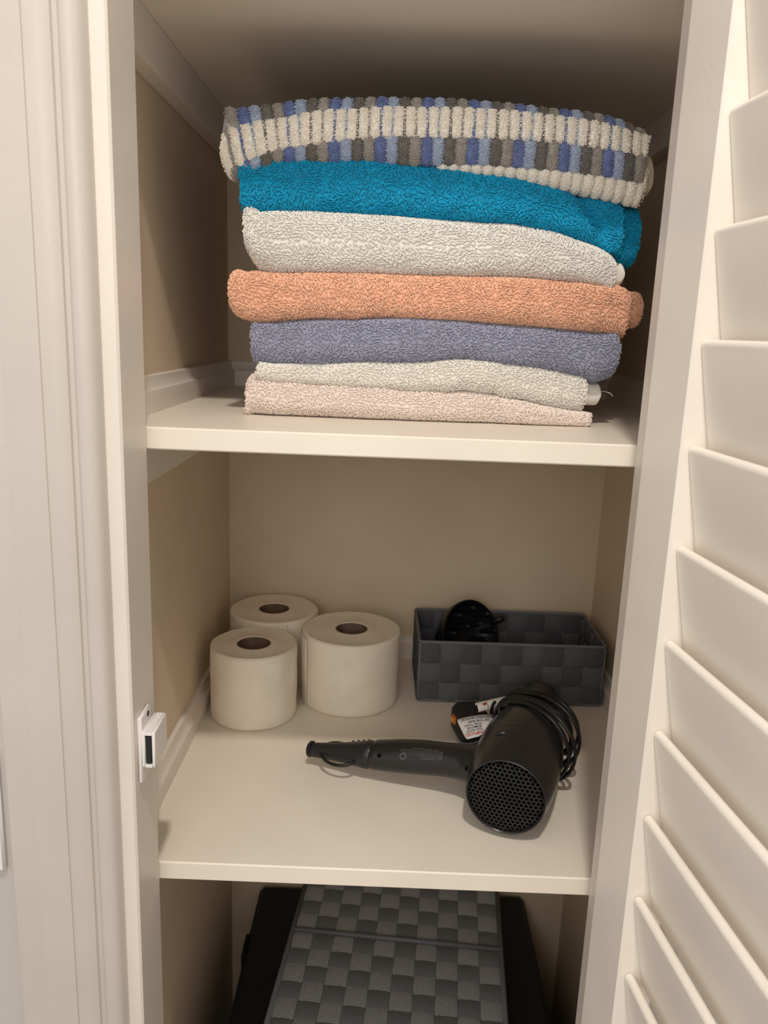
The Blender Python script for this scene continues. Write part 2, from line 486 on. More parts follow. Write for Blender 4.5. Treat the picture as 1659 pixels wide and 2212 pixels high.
M_TURQ = towel_mat('turquoise_terry', (.008, .345, .60)); M_WHITE = towel_mat('white_terry', (.80, .785, .745), .03)
M_PEACH = towel_mat('peach_terry', (.83, .50, .345)); M_SLATE = towel_mat('slate_terry', (.33, .345, .455))
M_CREAM = towel_mat('cream_terry', (.81, .785, .735), .03); M_PINK = towel_mat('pale_pink_terry', (.84, .745, .69), .03)
M_HEM = towel_mat('white_hem', (.84, .82, .78), .04); M_CREAMBACK = towel_mat('striped_towel_reverse', (.62, .57, .45), .04)

turq = ([(0.0561, 0.6266), (0.0571, 0.6457), (0.0617, 0.653), (0.0702, 0.6564), (0.0913, 0.6571), (0.1336, 0.655), (0.1759, 0.6537), (0.2182, 0.6519), (0.2606, 0.6483), (0.3032, 0.6434), (0.3461, 0.6373), (0.3676, 0.6336), (0.3889, 0.6324), (0.406, 0.6305), (0.4132, 0.6268), (0.4174, 0.6108)],
        [(0.0561, 0.625), (0.0582, 0.6106), (0.0659, 0.6012), (0.0917, 0.6049), (0.1345, 0.6064), (0.1774, 0.6054), (0.2203, 0.6045), (0.2632, 0.6039), (0.3061, 0.6034), (0.3493, 0.5979), (0.3712, 0.593), (0.3932, 0.588), (0.409, 0.5799), (0.4157, 0.5863), (0.4176, 0.6092)])
white = ([(0.0599, 0.5895), (0.0612, 0.5986), (0.0681, 0.6053), (0.0831, 0.6078), (0.1131, 0.6081), (0.1345, 0.6072), (0.1774, 0.6062), (0.2203, 0.6045), (0.2632, 0.6039), (0.3061, 0.6034), (0.3493, 0.5987), (0.3713, 0.5926), (0.3934, 0.586), (0.4063, 0.577), (0.4118, 0.5656)],
         [(0.0599, 0.5879), (0.0637, 0.5782), (0.0693, 0.5639), (0.0746, 0.5529), (0.092, 0.551), (0.1356, 0.5525), (0.1791, 0.5532), (0.2226, 0.5539), (0.2661, 0.5542), (0.3095, 0.5549), (0.353, 0.5543), (0.3967, 0.5513), (0.4076, 0.5504), (0.4112, 0.5552), (0.4119, 0.5639)])
peach = ([(0.0457, 0.5317), (0.0483, 0.5402), (0.0571, 0.5481), (0.068, 0.5514), (0.092, 0.5506), (0.1356, 0.5521), (0.2009, 0.5536), (0.2661, 0.5533), (0.3096, 0.554), (0.3531, 0.5531), (0.3967, 0.5517), (0.4162, 0.5515), (0.4257, 0.5443), (0.4301, 0.531)],
         [(0.0456, 0.53), (0.0509, 0.5191), (0.0592, 0.5092), (0.0693, 0.5048), (0.0923, 0.5069), (0.1364, 0.5111), (0.1585, 0.5101), (0.1804, 0.5131), (0.2244, 0.5138), (0.2685, 0.5132), (0.3126, 0.5114), (0.3567, 0.5096), (0.4009, 0.5073), (0.421, 0.505), (0.4286, 0.5135), (0.4303, 0.5293)])
slate = ([(0.0662, 0.4861), (0.0676, 0.4961), (0.0711, 0.5018), (0.0923, 0.5048), (0.1188, 0.5079), (0.1585, 0.5097), (0.2245, 0.5129), (0.2685, 0.5124), (0.3127, 0.5101), (0.3568, 0.5083), (0.401, 0.5064), (0.4168, 0.5031), (0.4241, 0.4874)],
         [(0.0662, 0.4844), (0.0685, 0.4731), (0.0756, 0.4655), (0.0926, 0.4652), (0.1372, 0.4673), (0.1818, 0.4707), (0.2263, 0.4723), (0.2484, 0.4744), (0.2706, 0.4761), (0.3152, 0.4738), (0.3601, 0.4693), (0.3873, 0.4641), (0.4034, 0.4586), (0.4179, 0.4697), (0.4243, 0.4856)])
cream = ([(0.0725, 0.4587), (0.0756, 0.4633), (0.0926, 0.4648), (0.1372, 0.4673), (0.1818, 0.4702), (0.2263, 0.4723), (0.2529, 0.475), (0.2706, 0.4765), (0.3152, 0.4742), (0.36, 0.4697), (0.385, 0.4641), (0.3925, 0.4555), (0.395, 0.448)],
         [(0.0725, 0.4574), (0.077, 0.4527), (0.0927, 0.4498), (0.1376, 0.4479), (0.1826, 0.4469), (0.2275, 0.4454), (0.2544, 0.4455), (0.2767, 0.4481), (0.2903, 0.4455), (0.3038, 0.4456), (0.3131, 0.4406), (0.3221, 0.4404), (0.3632, 0.4317), (0.3824, 0.4288), (0.3909, 0.4345), (0.3952, 0.4463)])
pink = ([(0.0608, 0.4276), (0.0626, 0.4433), (0.0667, 0.4528), (0.0747, 0.454), (0.0927, 0.4511), (0.1376, 0.4487), (0.1825, 0.4477), (0.2275, 0.4463), (0.2544, 0.4455), (0.2859, 0.4449), (0.3176, 0.4398), (0.3632, 0.4317), (0.386, 0.4285), (0.396, 0.4275), (0.4008, 0.4241)],
        [(0.0608, 0.4258), (0.0635, 0.4190), (0.0693, 0.4176), (0.0929, 0.4172), (0.1383, 0.4172), (0.1836, 0.4172), (0.2289, 0.4172), (0.2741, 0.4172), (0.3193, 0.4172), (0.3645, 0.4172), (0.3952, 0.4175), (0.3999, 0.4189), (0.4009, 0.4232)])
stri = ([(0.0399, 0.6687), (0.0421, 0.6804), (0.0451, 0.6906), (0.0618, 0.6965), (0.091, 0.7001), (0.1326, 0.7034), (0.1742, 0.7055), (0.1991, 0.7063), (0.2407, 0.7062), (0.2989, 0.7043), (0.3406, 0.7022), (0.3824, 0.7002), (0.4119, 0.6958), (0.4246, 0.6862), (0.4321, 0.6709)],
        [(0.0399, 0.6671), (0.0439, 0.6481), (0.0511, 0.6376), (0.0617, 0.6332), (0.0744, 0.6384), (0.0914, 0.6469), (0.1337, 0.6491), (0.176, 0.6505), (0.2183, 0.6496), (0.2607, 0.6471), (0.3033, 0.643), (0.346, 0.6381), (0.3888, 0.6335), (0.4189, 0.6294), (0.4296, 0.6386), (0.4323, 0.6693)])

make_towel('folded_towel', 'pale pink towel lying flat on the shelf under the whole stack', *pink, M_PINK, 11, lambda x: yfA(x)-.001,
           layers=[('inner_fold', .0578, .20, .446, .424, .03, M_PINK, True)], swirl=.5, base=1.2)
rt_, s_, off_ = make_towel('folded_towel', 'thin cream-white towel with a loose thread, directly on the pale pink towel', *cream, M_CREAM, 12, yfA,
           layers=[('hem', .30, .4140, .4578, .4345, .016, M_HEM, False)], swirl=.5, base=1.35)
MB().tube([Vector(p)-off_ for p in [(.4130, .152, .4490), (.4165, .148, .4494), (.4200, .146, .4489), (.4230, .144, .4475), (.4250, .143, .4452)]],
          .00028, 5).build('loose_thread', M_HEM, rt_, smooth=True)
make_towel('folded_towel', 'slate blue towel between the peach towel and the thin white one', *slate, M_SLATE, 13, lambda x: yfA(x)-.001, swirl=.55, base=1.35)
make_towel('folded_towel', 'peach orange towel in the middle of the stack', *peach, M_PEACH, 14, lambda x: yfA(x)-.003,
           layers=[('inner_fold', .30, .4470, .5465, .5135, .014, M_PEACH, True)], swirl=.9, base=1.0)
make_towel('folded_towel', 'thick white towel between the turquoise and the peach towels', *white, M_WHITE, 15, yfA,
           layers=[('hem', .30, .4255, .5740, .5515, .012, M_HEM, False)], swirl=.7, base=1.2)
def tq(x, y, z):
    # the upper flap ends in a slanting crease near the right end
    xc = .366 + (.6336-z)*.72
    d = (x-xc)
    k = 1/(1+np.exp(-d/.0028))
    dip = np.exp(-((d-.004)/.006)**2)*.007
    kz = np.clip((z-.585)/.02, 0, 1)
    return y + (k*.008 + dip)*kz*(y < .20), z
make_towel('folded_towel', 'bright turquoise towel under the striped towel', *turq, M_TURQ, 16, yfA,
           layers=[('inner_fold', .33, .4390, .6285, .572, .020, M_TURQ, True)], deform=tq, swirl=1.2, plen=.0038, base=.7)

# striped towel: ribs of alternating white and coloured blocks are built one by one
M_RW = towel_mat('rib_white', (.95, .91, .83), .03)
RIBC = [towel_mat('rib_blue', (.18, .23, .46), .15), towel_mat('rib_light_blue', (.42, .50, .66), .10),
        towel_mat('rib_charcoal', (.20, .19, .18), .15), towel_mat('rib_grey', (.40, .375, .345), .12)]
M_SBASE = towel_mat('striped_ground', (.33, .31, .31), .1)
sroot = empty('striped_towel', (.236, .14, .634)); tag(sroot, 'ribbed white, blue and grey striped towel on top of the stack', 'towel', 'towels stacked on the upper shelf')
soff = np.array(sroot.location)
ss = Sheet(stri[0], stri[1], lambda x: yfA(x)-.002, .27, 17)
P, F = ss.base_mesh(160, 30)
link('fold', fast_tris(P-soff, F), M_SBASE, sroot)
# plain reverse side showing at the right end
e = [(.33, .656), (.40, .676), (.4330, .6735), (.4415, .668), (.4450, .655)]
eb = [(.33, .650), (.40, .640), (.4330, .6352), (.4412, .642), (.4450, .650)]
rs_ = Sheet(e, eb, lambda x: yfA(x)+.012, .23, 19)
P, F = rs_.base_mesh(50, 20); link('reverse_side', fast_tris(P-soff, F), M_CREAMBACK, sroot)

WT = [(0.0398, 0.6656), (0.045, 0.6735), (0.0744, 0.6815), (0.0911, 0.6844), (0.1329, 0.6908), (0.1745, 0.6948), (0.1995, 0.6964), (0.2411, 0.697), (0.2786, 0.6967), (0.2995, 0.6963), (0.3412, 0.695), (0.3832, 0.6917), (0.4255, 0.6854), (0.4330, 0.6825)]
WBt = [(0.0396, 0.6372), (0.0575, 0.6465), (0.0913, 0.6595), (0.1334, 0.6656), (0.1753, 0.6701), (0.2005, 0.6717), (0.2424, 0.6727), (0.2802, 0.6732), (0.3011, 0.6731), (0.3431, 0.6726), (0.3852, 0.6701), (0.4233, 0.6667), (0.4340, 0.6654)]
CBt = [(0.0394, 0.614), (0.1338, 0.6432), (0.2013, 0.6502), (0.2435, 0.652), (0.2815, 0.6521), (0.3027, 0.6516), (0.345, 0.6499), (0.3874, 0.6474), (0.4258, 0.644), (0.4351, 0.6435)]
ev = lambda C, x: np.interp(x, [c[0] for c in C], [c[1] for c in C])
AT = np.linspace(-1.3, 1.6, 1200)
def a_of_z(x, z):
    """fold parameter whose height is z at column x (front part)"""
    aa = np.linspace(-1, 1, 400); zz = ss.point(np.full(400, x), aa)[:, 2]
    return float(np.interp(z, zz, aa))
def rib(x, a0, a1, width, bulge, mat, seed, lean=0.0):
    if a1-a0 < .05: return
    nl, nc = 16, 9
    rs = np.random.RandomState(seed)
    ta = np.linspace(0, 1, nl); tc = np.linspace(-1, 1, nc)
    L, C = np.meshgrid(ta, tc, indexing='ij')
    ends = np.sqrt(np.clip(1-np.abs(2*L-1)**7, 0, 1))
    xx = x + C*width/2*(.70+.30*ends) + lean*(.5-L)
    xx = np.clip(xx, ss.x0+.0008, ss.x1-.0008)
    A = a0 + (a1-a0)*L
    p, n, du, dv = ss.frame(xx.ravel(), A.ravel())
    hgt = bulge*np.sqrt(np.clip(1-C**2*.96, 0, 1))*ends - .0012
    V = p + n*hgt.ravel()[:, None]
    I = np.arange(nl*nc).reshape(nl, nc)
    F = np.stack([I[:-1, :-1], I[:-1, 1:], I[1:, 1:], I[1:, :-1]], -1).reshape(-1, 4)
    F3 = np.concatenate([F[:, [0, 1, 2]], F[:, [0, 2, 3]]])
    # short pile on the rib
    arc = np.linalg.norm(np.diff(ss.point(np.full(40, x), np.linspace(a0, a1, 40)), axis=0), axis=1).sum()
    na = max(3, int(arc/.0014)); ncx = max(5, int(width/.0014))
    l, c = np.meshgrid(np.linspace(.03, .97, na), np.linspace(-.93, .93, ncx), indexing='ij'); l = l.ravel(); c = c.ravel()
    l = np.clip(l + rs.uniform(-.5, .5, len(l))/na*.9, .01, .99); c = np.clip(c + rs.uniform(-1, 1, len(c))/ncx*.9, -.98, .98)
    en = np.sqrt(np.clip(1-np.abs(2*l-1)**7, 0, 1))
    xq = np.clip(x + c*width/2*(.70+.30*en) + lean*(.5-l), ss.x0+.0008, ss.x1-.0008)
    p, n, du, dv = ss.frame(xq, a0+(a1-a0)*l)
    pt = p + n*(bulge*np.sqrt(np.clip(1-c**2*.96, 0, 1))*en - .0012)[:, None]
    nn = n + du*(c*.8)[:, None]; nn /= np.linalg.norm(nn, axis=1, keepdims=True)
    ph = rs.uniform(-2, 2, len(c))
    d = -dv*np.cos(ph)[:, None] + du*(np.sin(ph))[:, None]
    TV, TF = tufts(pt, nn, d, .0019, .0012, rs)
    VV = np.concatenate([V, TV]); FF = np.concatenate([F3, TF+len(V)])
    link('rib', fast_tris(VV-soff, FF, name='rib'), mat, sroot)
NR = 37; px = (ss.x1-ss.x0-.006)/NR
for i in range(NR+1):
    lean = .010*max(0, 1-i/7.0)
    xw = ss.x0 + .004 + i*px
    if True:
        xw_ = min(max(xw, ss.x0+.003), ss.x1-.003)
        aw0 = a_of_z(xw_, ev(WBt, xw_)-.001); aw1 = a_of_z(xw_, ev(WT, xw_)+.001)
        rib(xw_, aw0, aw1, px*.96, .0046, M_RW, 500+i, lean)                 # white block
    xc = xw + px/2
    if xc < ss.x1-.003:
        order = [3, 0, 1, 2]
        cm = RIBC[order[i % 4]]
        a_t = a_of_z(xc, ev(WT, xc)-.0006); rib(xc, a_t, a_t+.50, px*1.0, .0044, cm, 600+i, lean*.6)   # coloured block over the top
        a_b1 = a_of_z(xc, ev(WBt, xc)+.0012); a_b0 = max(-1.05, a_of_z(xc, ev(CBt, xc)))
        rib(xc, a_b0, a_b1, px*.98, .0042, cm, 700+i, 0)                                              # coloured block below
    if xw > .24:
        xq = min(xw, ss.x1-.003)
        a_c = a_of_z(xq, ev(CBt, xq)+.001)
        rib(xq, max(-1.15, a_c-.75), a_c, px*.92, .0046, M_RW, 800+i, 0)                              # lowest white block
# thin coloured cords in the valleys between the white blocks
for i in range(NR):
    xc = ss.x0 + .004 + (i+.5)*px
    if xc > ss.x1-.004: continue
    a0 = a_of_z(xc, ev(WBt, xc)); a1 = a_of_z(xc, ev(WT, xc)); lean = .010*max(0, 1-i/7.0)
    for s in (-1, 1):
        t = np.linspace(0, 1, 14)
        p, n, du, dv = ss.frame(np.clip(xc + s*.0009 + lean*(.5-t), ss.x0+.001, ss.x1-.001), a0+(a1-a0)*t)
        MB().tube([Vector(q) for q in (p+n*.0012-soff)], .0007, 5).build('valley_cord', RIBC[[3, 0, 1, 2][i % 4]], sroot, smooth=True)

# ------------------------------------------------------------------ paper rolls
M_PAPER = material('tissue_paper', (.84, .77, .66), .95, .1)
vary(M_PAPER, (.81, .74, .63), (.87, .80, .69), 30, 4); bump(M_PAPER, 420, .0008, .35, 2)
M_CORE = material('cardboard_core', (.17, .11, .085), .9, .1); vary(M_CORE, (.14, .09, .07), (.21, .14, .10), 40)
def paper_roll(x, y, r, h, label, seed, hole=.0212):
    root = empty('toilet_roll', (x, y, 0)); tag(root, label, 'toilet roll', 'toilet rolls on the middle shelf')
    w = Wave(int(seed*10), 3.0); n = 96
    prof = [(hole+.001, .001), (hole+.002, 0), (r-.004, 0), (r-.001, .0015), (r, .005)]
    prof += [(r, .005+(h-.009)*k/16) for k in range(1, 17)]
    prof += [(r-.0008, h-.0016), (r-.003, h-.0002)]
    prof += [(hole+.003+(r-.003-hole-.003)*(1-k/22), h-.0004-.0003*((k*7) % 5)/5 - .0012*math.sin(PI*k/22)) for k in range(1, 23)]
    prof += [(hole+.001, h-.001), (hole+.001, .001)]
    V = []; F = []; m = len(prof)
    for i in range(n):
        a = 2*PI*i/n
        for rr, z in prof:
            q = rr
            if rr > r*.6: q = rr*(1 + .006*float(w(math.cos(a)*2, math.sin(a)*2)) + .0035*float(w(a*3+5, z*30)))
            V.append((q*math.cos(a), q*math.sin(a), z))
    for i in range(n):
        j = (i+1) % n
        F += [(i*m+k, j*m+k, j*m+k+1, i*m+k+1) for k in range(m-1)]
    me = mesh(V, F, True, 'paper'); me.set_sharp_from_angle(angle=math.radians(50))
    link('paper', me, M_PAPER, root)
    MB().lathe([(hole, .0005), (hole, h-.0015), (hole-.0012, h-.0015), (hole-.0012, .0005), (hole, .0005)], 48).build('cardboard_core', M_CORE, root, smooth='auto')
    # loose last sheet: slightly lifted skin with a free vertical edge
    sv = []; sf = []; K = 26
    for k in range(K):
        a = seed + 1.05*k/(K-1); rr = r*1.016 + .0012*(k/(K-1))**3
        sv += [(rr*math.cos(a), rr*math.sin(a), .004), (rr*math.cos(a), rr*math.sin(a), h-.004)]
    for k in range(K-1): sf.append((2*k, 2*k+2, 2*k+3, 2*k+1))
    so = link('end_sheet', mesh(sv, sf, True), M_PAPER, root)
    md = so.modifiers.new('t', 'SOLIDIFY'); md.thickness = .0003
    return root
paper_roll(.036, .311, .0568, .0985, 'nearest toilet roll, the one that stands furthest forward and lowest in the photo', 1.2)
paper_roll(.1605, .3690, .0675, .1016, 'wide toilet roll standing nearest the woven basket', 2.7)
paper_roll(.0440, .4370, .0635, .1015, 'toilet roll in the back corner, half hidden behind the other two', 4.1)

# ------------------------------------------------------------------ woven straps
def strap(pts, side, nrm, width, thick, mat, name, parent, u0=0.0):
    """ribbon along pts; side/nrm unit vectors per point"""
    V = []; A = []; F = []
    cr = [(-.5, 0), (-.44, .5), (0, .62), (.44, .5), (.5, 0), (.44, -.5), (-.44, -.5)]
    acc = u0; n = len(cr)
    for i, p in enumerate(pts):
        if i: acc += (Vector(p)-Vector(pts[i-1])).length
        for c, t in cr:
            V.append(Vector(p) + Vector(side[i])*c*width + Vector(nrm[i])*t*thick); A.append((acc, c*width, 0))
    for i in range(len(pts)-1):
        F += [(i*n+k, i*n+(k+1) % n, (i+1)*n+(k+1) % n, (i+1)*n+k) for k in range(n)]
    F += [tuple(range(n))[::-1], tuple((len(pts)-1)*n+k for k in range(n))]
    me = mesh(V, F, True, name, A); me.set_sharp_from_angle(angle=math.radians(50))
    return link(name, me, mat, parent)

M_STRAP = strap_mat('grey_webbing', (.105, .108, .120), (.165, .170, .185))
M_STRAP_V_SHADED = strap_mat('grey_webbing_upright_shaded', (.078, .080, .089), (.122, .126, .137))  # same webbing on the uprights, weave shade painted in as a darker grey
M_STRAP_LIT = strap_mat('grey_webbing_ribbed_lit', (.20, .207, .215), (.66, .68, .69), depth=.0011)  # lengthwise lid straps: light caught by the weave painted as a paler grey
M_STRAP_SHADED = strap_mat('grey_webbing_dense_shaded', (.145, .152, .160), (.235, .245, .255), p_along=.0018, p_across=.003, depth=.0004)  # crosswise lid straps of the same webbing, shade put into the darker grey
M_RIM = material('grey_binding', (.16, .163, .175), .8, .2); bump(M_RIM, 900, .0006, .6)

def weave_panel(parent, org, eu, ew, en, nu, nw, pu, pw, amp, thick, mu, mw, phase=0, gap=.0012):
    """plain weave: nu columns (straps along ew) and nw rows (straps along eu)"""
    org, eu, ew, en = map(Vector, (org, eu, ew, en))
    per = 6
    for j in range(nu):
        P = []
        for k in range(nw*per+1):
            w = k/per
            s = math.cos(PI*(w-.5))  # +1 at centre of row 0
            s = math.copysign(abs(s)**.45, s)*(1 if (j+phase) % 2 == 0 else -1)
            P.append(org + eu*((j+.5)*pu) + ew*(w*pw) + en*(s*amp))
        strap(P, [eu]*len(P), [en]*len(P), pu-gap, thick, mw, 'strap', parent, u0=j*.017)
    for i in range(nw):
        P = []
        for k in range(nu*per+1):
            u = k/per
            s = math.cos(PI*(u-.5)); s = math.copysign(abs(s)**.45, s)*(-1 if (i+phase) % 2 == 0 else 1)
            P.append(org + eu*(u*pu) + ew*((i+.5)*pw) + en*(s*amp))
        strap(P, [ew]*len(P), [en]*len(P), pw-gap, thick, mu, 'strap', parent, u0=i*.013)

# small basket on the middle shelf
bk = empty('woven_basket', (.3815, .4275, 0), .020); tag(bk, 'small open dark grey woven basket in the right back corner of the shelf', 'basket')
BW, BD, BH = .254, .129, .0865
weave_panel(bk, (-BW/2, -BD/2, .001), (1, 0, 0), (0, 0, 1), (0, -1, 0), 9, 3, BW/9, BH/3, .0021, .0020, M_STRAP, M_STRAP_V_SHADED, 0)
weave_panel(bk, (-BW/2, BD/2, .001), (1, 0, 0), (0, 0, 1), (0, 1, 0), 9, 3, BW/9, BH/3, .0021, .0020, M_STRAP, M_STRAP_V_SHADED, 1)
weave_panel(bk, (-BW/2, -BD/2, .001), (0, 1, 0), (0, 0, 1), (-1, 0, 0), 5, 3, BD/5, BH/3, .0021, .0020, M_STRAP, M_STRAP_V_SHADED, 1)
weave_panel(bk, (BW/2, -BD/2, .001), (0, 1, 0), (0, 0, 1), (1, 0, 0), 5, 3, BD/5, BH/3, .0021, .0020, M_STRAP, M_STRAP_V_SHADED, 0)
MB().box(-BW/2, BW/2, -BD/2, BD/2, .0006, .003).build('bottom', M_STRAP, bk)
MB().box(-BW/2+.0004, BW/2-.0004, -BD/2+.0004, -BD/2+.0014, .003, BH-.002).build('lining', M_RIM, bk)
def rim_loop(z, bw, bd, r, parent, name='rim', rc=.006):
    P = []
    for cx, cy, a0 in ((bw/2-rc, bd/2-rc, 0), (-bw/2+rc, bd/2-rc, 90), (-bw/2+rc, -bd/2+rc, 180), (bw/2-rc, -bd/2+rc, 270)):
        for k in range(6):
            a = math.radians(a0+90*k/5); P.append((cx+rc*math.cos(a), cy+rc*math.sin(a), z))
    return MB().tube(P, r, 8, True).build(name, M_RIM, parent, smooth=True)
rim_loop(BH+.002, BW+.002, BD+.002, .0024, bk)
rim_loop(.003, BW+.001, BD+.001, .0022, bk, 'bottom_binding')
for sx in (-1, 1):
    for sy in (-1, 1):
        MB().tube([(sx*BW/2, sy*BD/2, .003), (sx*BW/2, sy*BD/2, BH)], .0022, 8).build('corner_binding', M_RIM, bk, smooth=True)

# black diffuser attachment lying in the basket
M_BLACK = material('matte_black_plastic', (.008, .008, .009), .45, .4)
df = empty('hair_dryer_diffuser', (.322, .440, .0660)); tag(df, 'black diffuser attachment with prongs lying in the woven basket', 'diffuser')
ax = Vector((.52, -.66, .30)).normalized(); q = Vector((0, 0, 1)).rotation_difference(ax).to_matrix().to_4x4()
MB().lathe([(.018, -.040), (.020, -.040), (.021, -.022), (.035, -.016), (.049, .000), (.0535, .014), (.054, .018), (.052, .018), (.0505, .013),
            (.046, .003), (.033, -.008), (.0, -.010)], 48, q).build('bowl', M_BLACK, df, smooth='auto')
for k in range(14):
    if k < 9: rr, a = .041, 2*PI*k/9
    else: rr, a = .021, 2*PI*(k-9)/5+.3
    MB().lathe([(.0045, -.008), (.0040, .018), (.0034, .027), (.0018, .0300), (0, .0305)], 10, q @ Matrix.Translation((rr*math.cos(a), rr*math.sin(a), 0))).build('prong', M_BLACK, df, smooth=True)
MB().tube([q @ Vector(p) for p in ((.030, .040, .012), (.034, .046, .022), (.036, .050, .030))], [.006, .006, .0045], 10).build('clip', M_BLACK, df, smooth=True)

# large woven box and the black trunk below the middle shelf
M_TRUNK = material('black_trunk', (.010, .010, .011), .6, .35); bump(M_TRUNK, 500, .0005, .4)
tk = empty('storage_trunk', (.2355, .305, FLOOR)); tag(tk, 'black storage trunk under the large woven box at the bottom', 'trunk')
TZ = -.42-FLOOR
MB().box(-.2215, .2215, -.205, .205, 0, TZ-.055, bev=.006).build('body', M_TRUNK, tk, smooth='auto')
MB().box(-.2225, .2225, -.206, .206, TZ-.053, TZ, bev=.008).build('lid', M_TRUNK, tk, smooth='auto')
MB().box(-.2275, -.2215, .052, .100, TZ-.030, TZ-.004, bev=.0028).build('handle', M_TRUNK, tk, smooth='auto')

bx = empty('woven_box', (.239, .3184, -.42), math.radians(-4.6)); tag(bx, 'large grey woven lidded box at the bottom, below the middle shelf', 'box')
CP = .0296; NB, NF = 5, 8; HB = .07
x0 = -5*CP
MB().box(x0-.002, -x0+.002, -NF*CP-.006, NB*CP+.006, .0, HB-.006, bev=.003).build('body', M_RIM, bx)
weave_panel(bx, (x0, .004, HB-.003), (1, 0, 0), (0, 1, 0), (0, 0, 1), 10, NB, CP, CP, .0011, .0016, M_STRAP_SHADED, M_STRAP_LIT, 0)
weave_panel(bx, (x0, -.004-NF*CP, HB-.003), (1, 0, 0), (0, 1, 0), (0, 0, 1), 10, NF, CP, CP, .0011, .0016, M_STRAP_SHADED, M_STRAP_LIT, 1)
MB().tube([(x0-.003, 0, HB-.001), (-x0+.003, 0, HB-.001)], .0034, 10).build('crossbar', M_RIM, bx, smooth=True)
for sx in (-1, 1):
    MB().tube([(sx*(-x0+.002), -.006-NF*CP, HB-.002), (sx*(-x0+.002), .006+NB*CP, HB-.002)], .0036, 10).build('edge_binding', M_RIM, bx, smooth=True)
for yy in (-.006-NF*CP, .006+NB*CP):
    MB().tube([(x0-.002, yy, HB-.002), (-x0+.002, yy, HB-.002)], .0036, 10).build('edge_binding', M_RIM, bx, smooth=True)

# ------------------------------------------------------------------ hair dryer
M_DRY = material('black_gloss_plastic', (.014, .0135, .014), .24, .5); bump(M_DRY, 60, .0002, .15)
M_DRYM = material('black_satin_plastic', (.017, .017, .018), .38, .4)
M_HOLE = material('dark_hole', (.002, .002, .002), .9, .1)
M_CORD = material('black_rubber_cord', (.010, .010, .011), .36, .4)
M_PRINT = material('grey_print', (.20, .20, .205), .6, .2)
dr = empty('hair_dryer'); tag(dr, 'black hair dryer lying on its side with its cord wrapped round the barrel', 'hair dryer')
da = Vector((.3126, .95, 0)).normalized(); db = Vector((-da.y, da.x, 0))
DM = Matrix(((da.x, db.x, 0, .333), (da.y, db.y, 0, .0555), (0, 0, 1, 0), (0, 0, 0, 1)))
dr.matrix_world = DM; DI = DM.inverted()
ZB = .0475
AX = Matrix(((0, 0, 1, 0), (0, 1, 0, 0), (-1, 0, 0, ZB), (0, 0, 0, 1)))      # lathe z -> local x
def smoothprof(pts, n=6):
    xs = [p[1] for p in pts]; rs = [p[0] for p in pts]
    t = np.linspace(xs[0], xs[-1], (len(pts)-1)*n+1)
    return list(zip(pchip(xs, rs, t), t))
rear = smoothprof([(.0405, .000), (.0425, .010), (.0448, .025), (.0462, .042), (.0468, .058), (.0468, .066)])
MB().lathe([(.0375, .004), (.0385, .0005), (.0395, -.0004)] + rear + [(.0455, .0664)], 72, AX).build('rear_shell', M_DRY, dr, smooth='auto')
front = smoothprof([(.0468, .0672), (.0466, .085), (.0455, .105), (.0430, .125), (.0385, .147), (.0335, .168), (.0300, .185)])
MB().lathe([(.0450, .0668)] + front + [(.0285, .1852)], 72, AX).build('front_shell', M_DRY, dr, smooth='auto')
MB().lathe([(.0275, .180), (.0290, .1858), (.0285, .195), (.0265, .215), (.0262, .236), (.0255, .2375), (.0235, .2375), (.0230, .215), (.023, .19)], 56, AX).build('nozzle', M_DRYM, dr, smooth='auto')
# honeycomb intake
g = MB(); HP = .00475
def dome(y, z): return .0012 - (.0036)*(1-(y*y+z*z)/(.038**2))
for i in range(-12, 13):
    for j in range(-11, 12):
        cy = (i + .5*(j % 2))*HP; cz = j*HP*.866
        if math.hypot(cy, cz) > .0372: continue
        ro, ri = HP/math.sqrt(3)*1.01, HP/math.sqrt(3)*.74
        V = []
        for r_, dx in ((ri, .0022), (ri, 0.0), (ro, 0.0)):
            for k in range(6):
                a = math.radians(30+60*k); y, z = cy+r_*math.cos(a), cz+r_*math.sin(a)
                V.append((dome(y, z)+dx, y, z+ZB))
        F = []
        for k in range(6):
            k2 = (k+1) % 6
            F += [(k, k2, 6+k2, 6+k), (6+k, 6+k2, 12+k2, 12+k)]
        g.add(V, F)
go = g.build('grille', M_DRYM, dr); 
MB().lathe([(0, .0062), (.0385, .0055)], 40, AX).build('intake_cavity', M_HOLE, dr)
# handle: lofted along a gently curved spine
def loft(spine, name, mat, n=28, caps=True):
    """spine rows: (s, t, z, half width along barrel axis, half height)"""
    V = []; F = []
    for (s, t, z, a, b) in spine:
        for k in range(n):
            an = 2*PI*k/n; c, sn = math.cos(an), math.sin(an)
            V.append((s + a*math.copysign(abs(c)**.88, c), t, z + b*math.copysign(abs(sn)**.88, sn)))
    m = len(spine)
    for i in range(m-1): F += [(i*n+k, (i+1)*n+k, (i+1)*n+(k+1) % n, i*n+(k+1) % n) for k in range(n)]
    if caps: F += [tuple(range(n)), tuple((m-1)*n+k for k in range(n))[::-1]]
    me = mesh(V, F, True, name); me.set_sharp_from_angle(angle=math.radians(45))
    return link(name, me, mat, dr)
def zs(t): return .0465 - .0265*np.clip((t-.03)/.205, 0, 1)
ks = [(.030, .036, .030), (.040, .0285, .0245), (.048, .0232, .0205), (.060, .0200, .0182), (.080, .0190, .0176), (.105, .0196, .0180), (.130, .0192, .0176), (.150, .0176, .0166), (.160, .0168, .0160), (.1615, .0160, .0152)]
tt = np.linspace(.030, .1615, 44)
hw = pchip([k[0] for k in ks], [k[1] for k in ks], tt); hh = pchip([k[0] for k in ks], [k[2] for k in ks], tt)
SH = lambda t: .057 + .004*math.sin(PI*(t-.03)/.14)
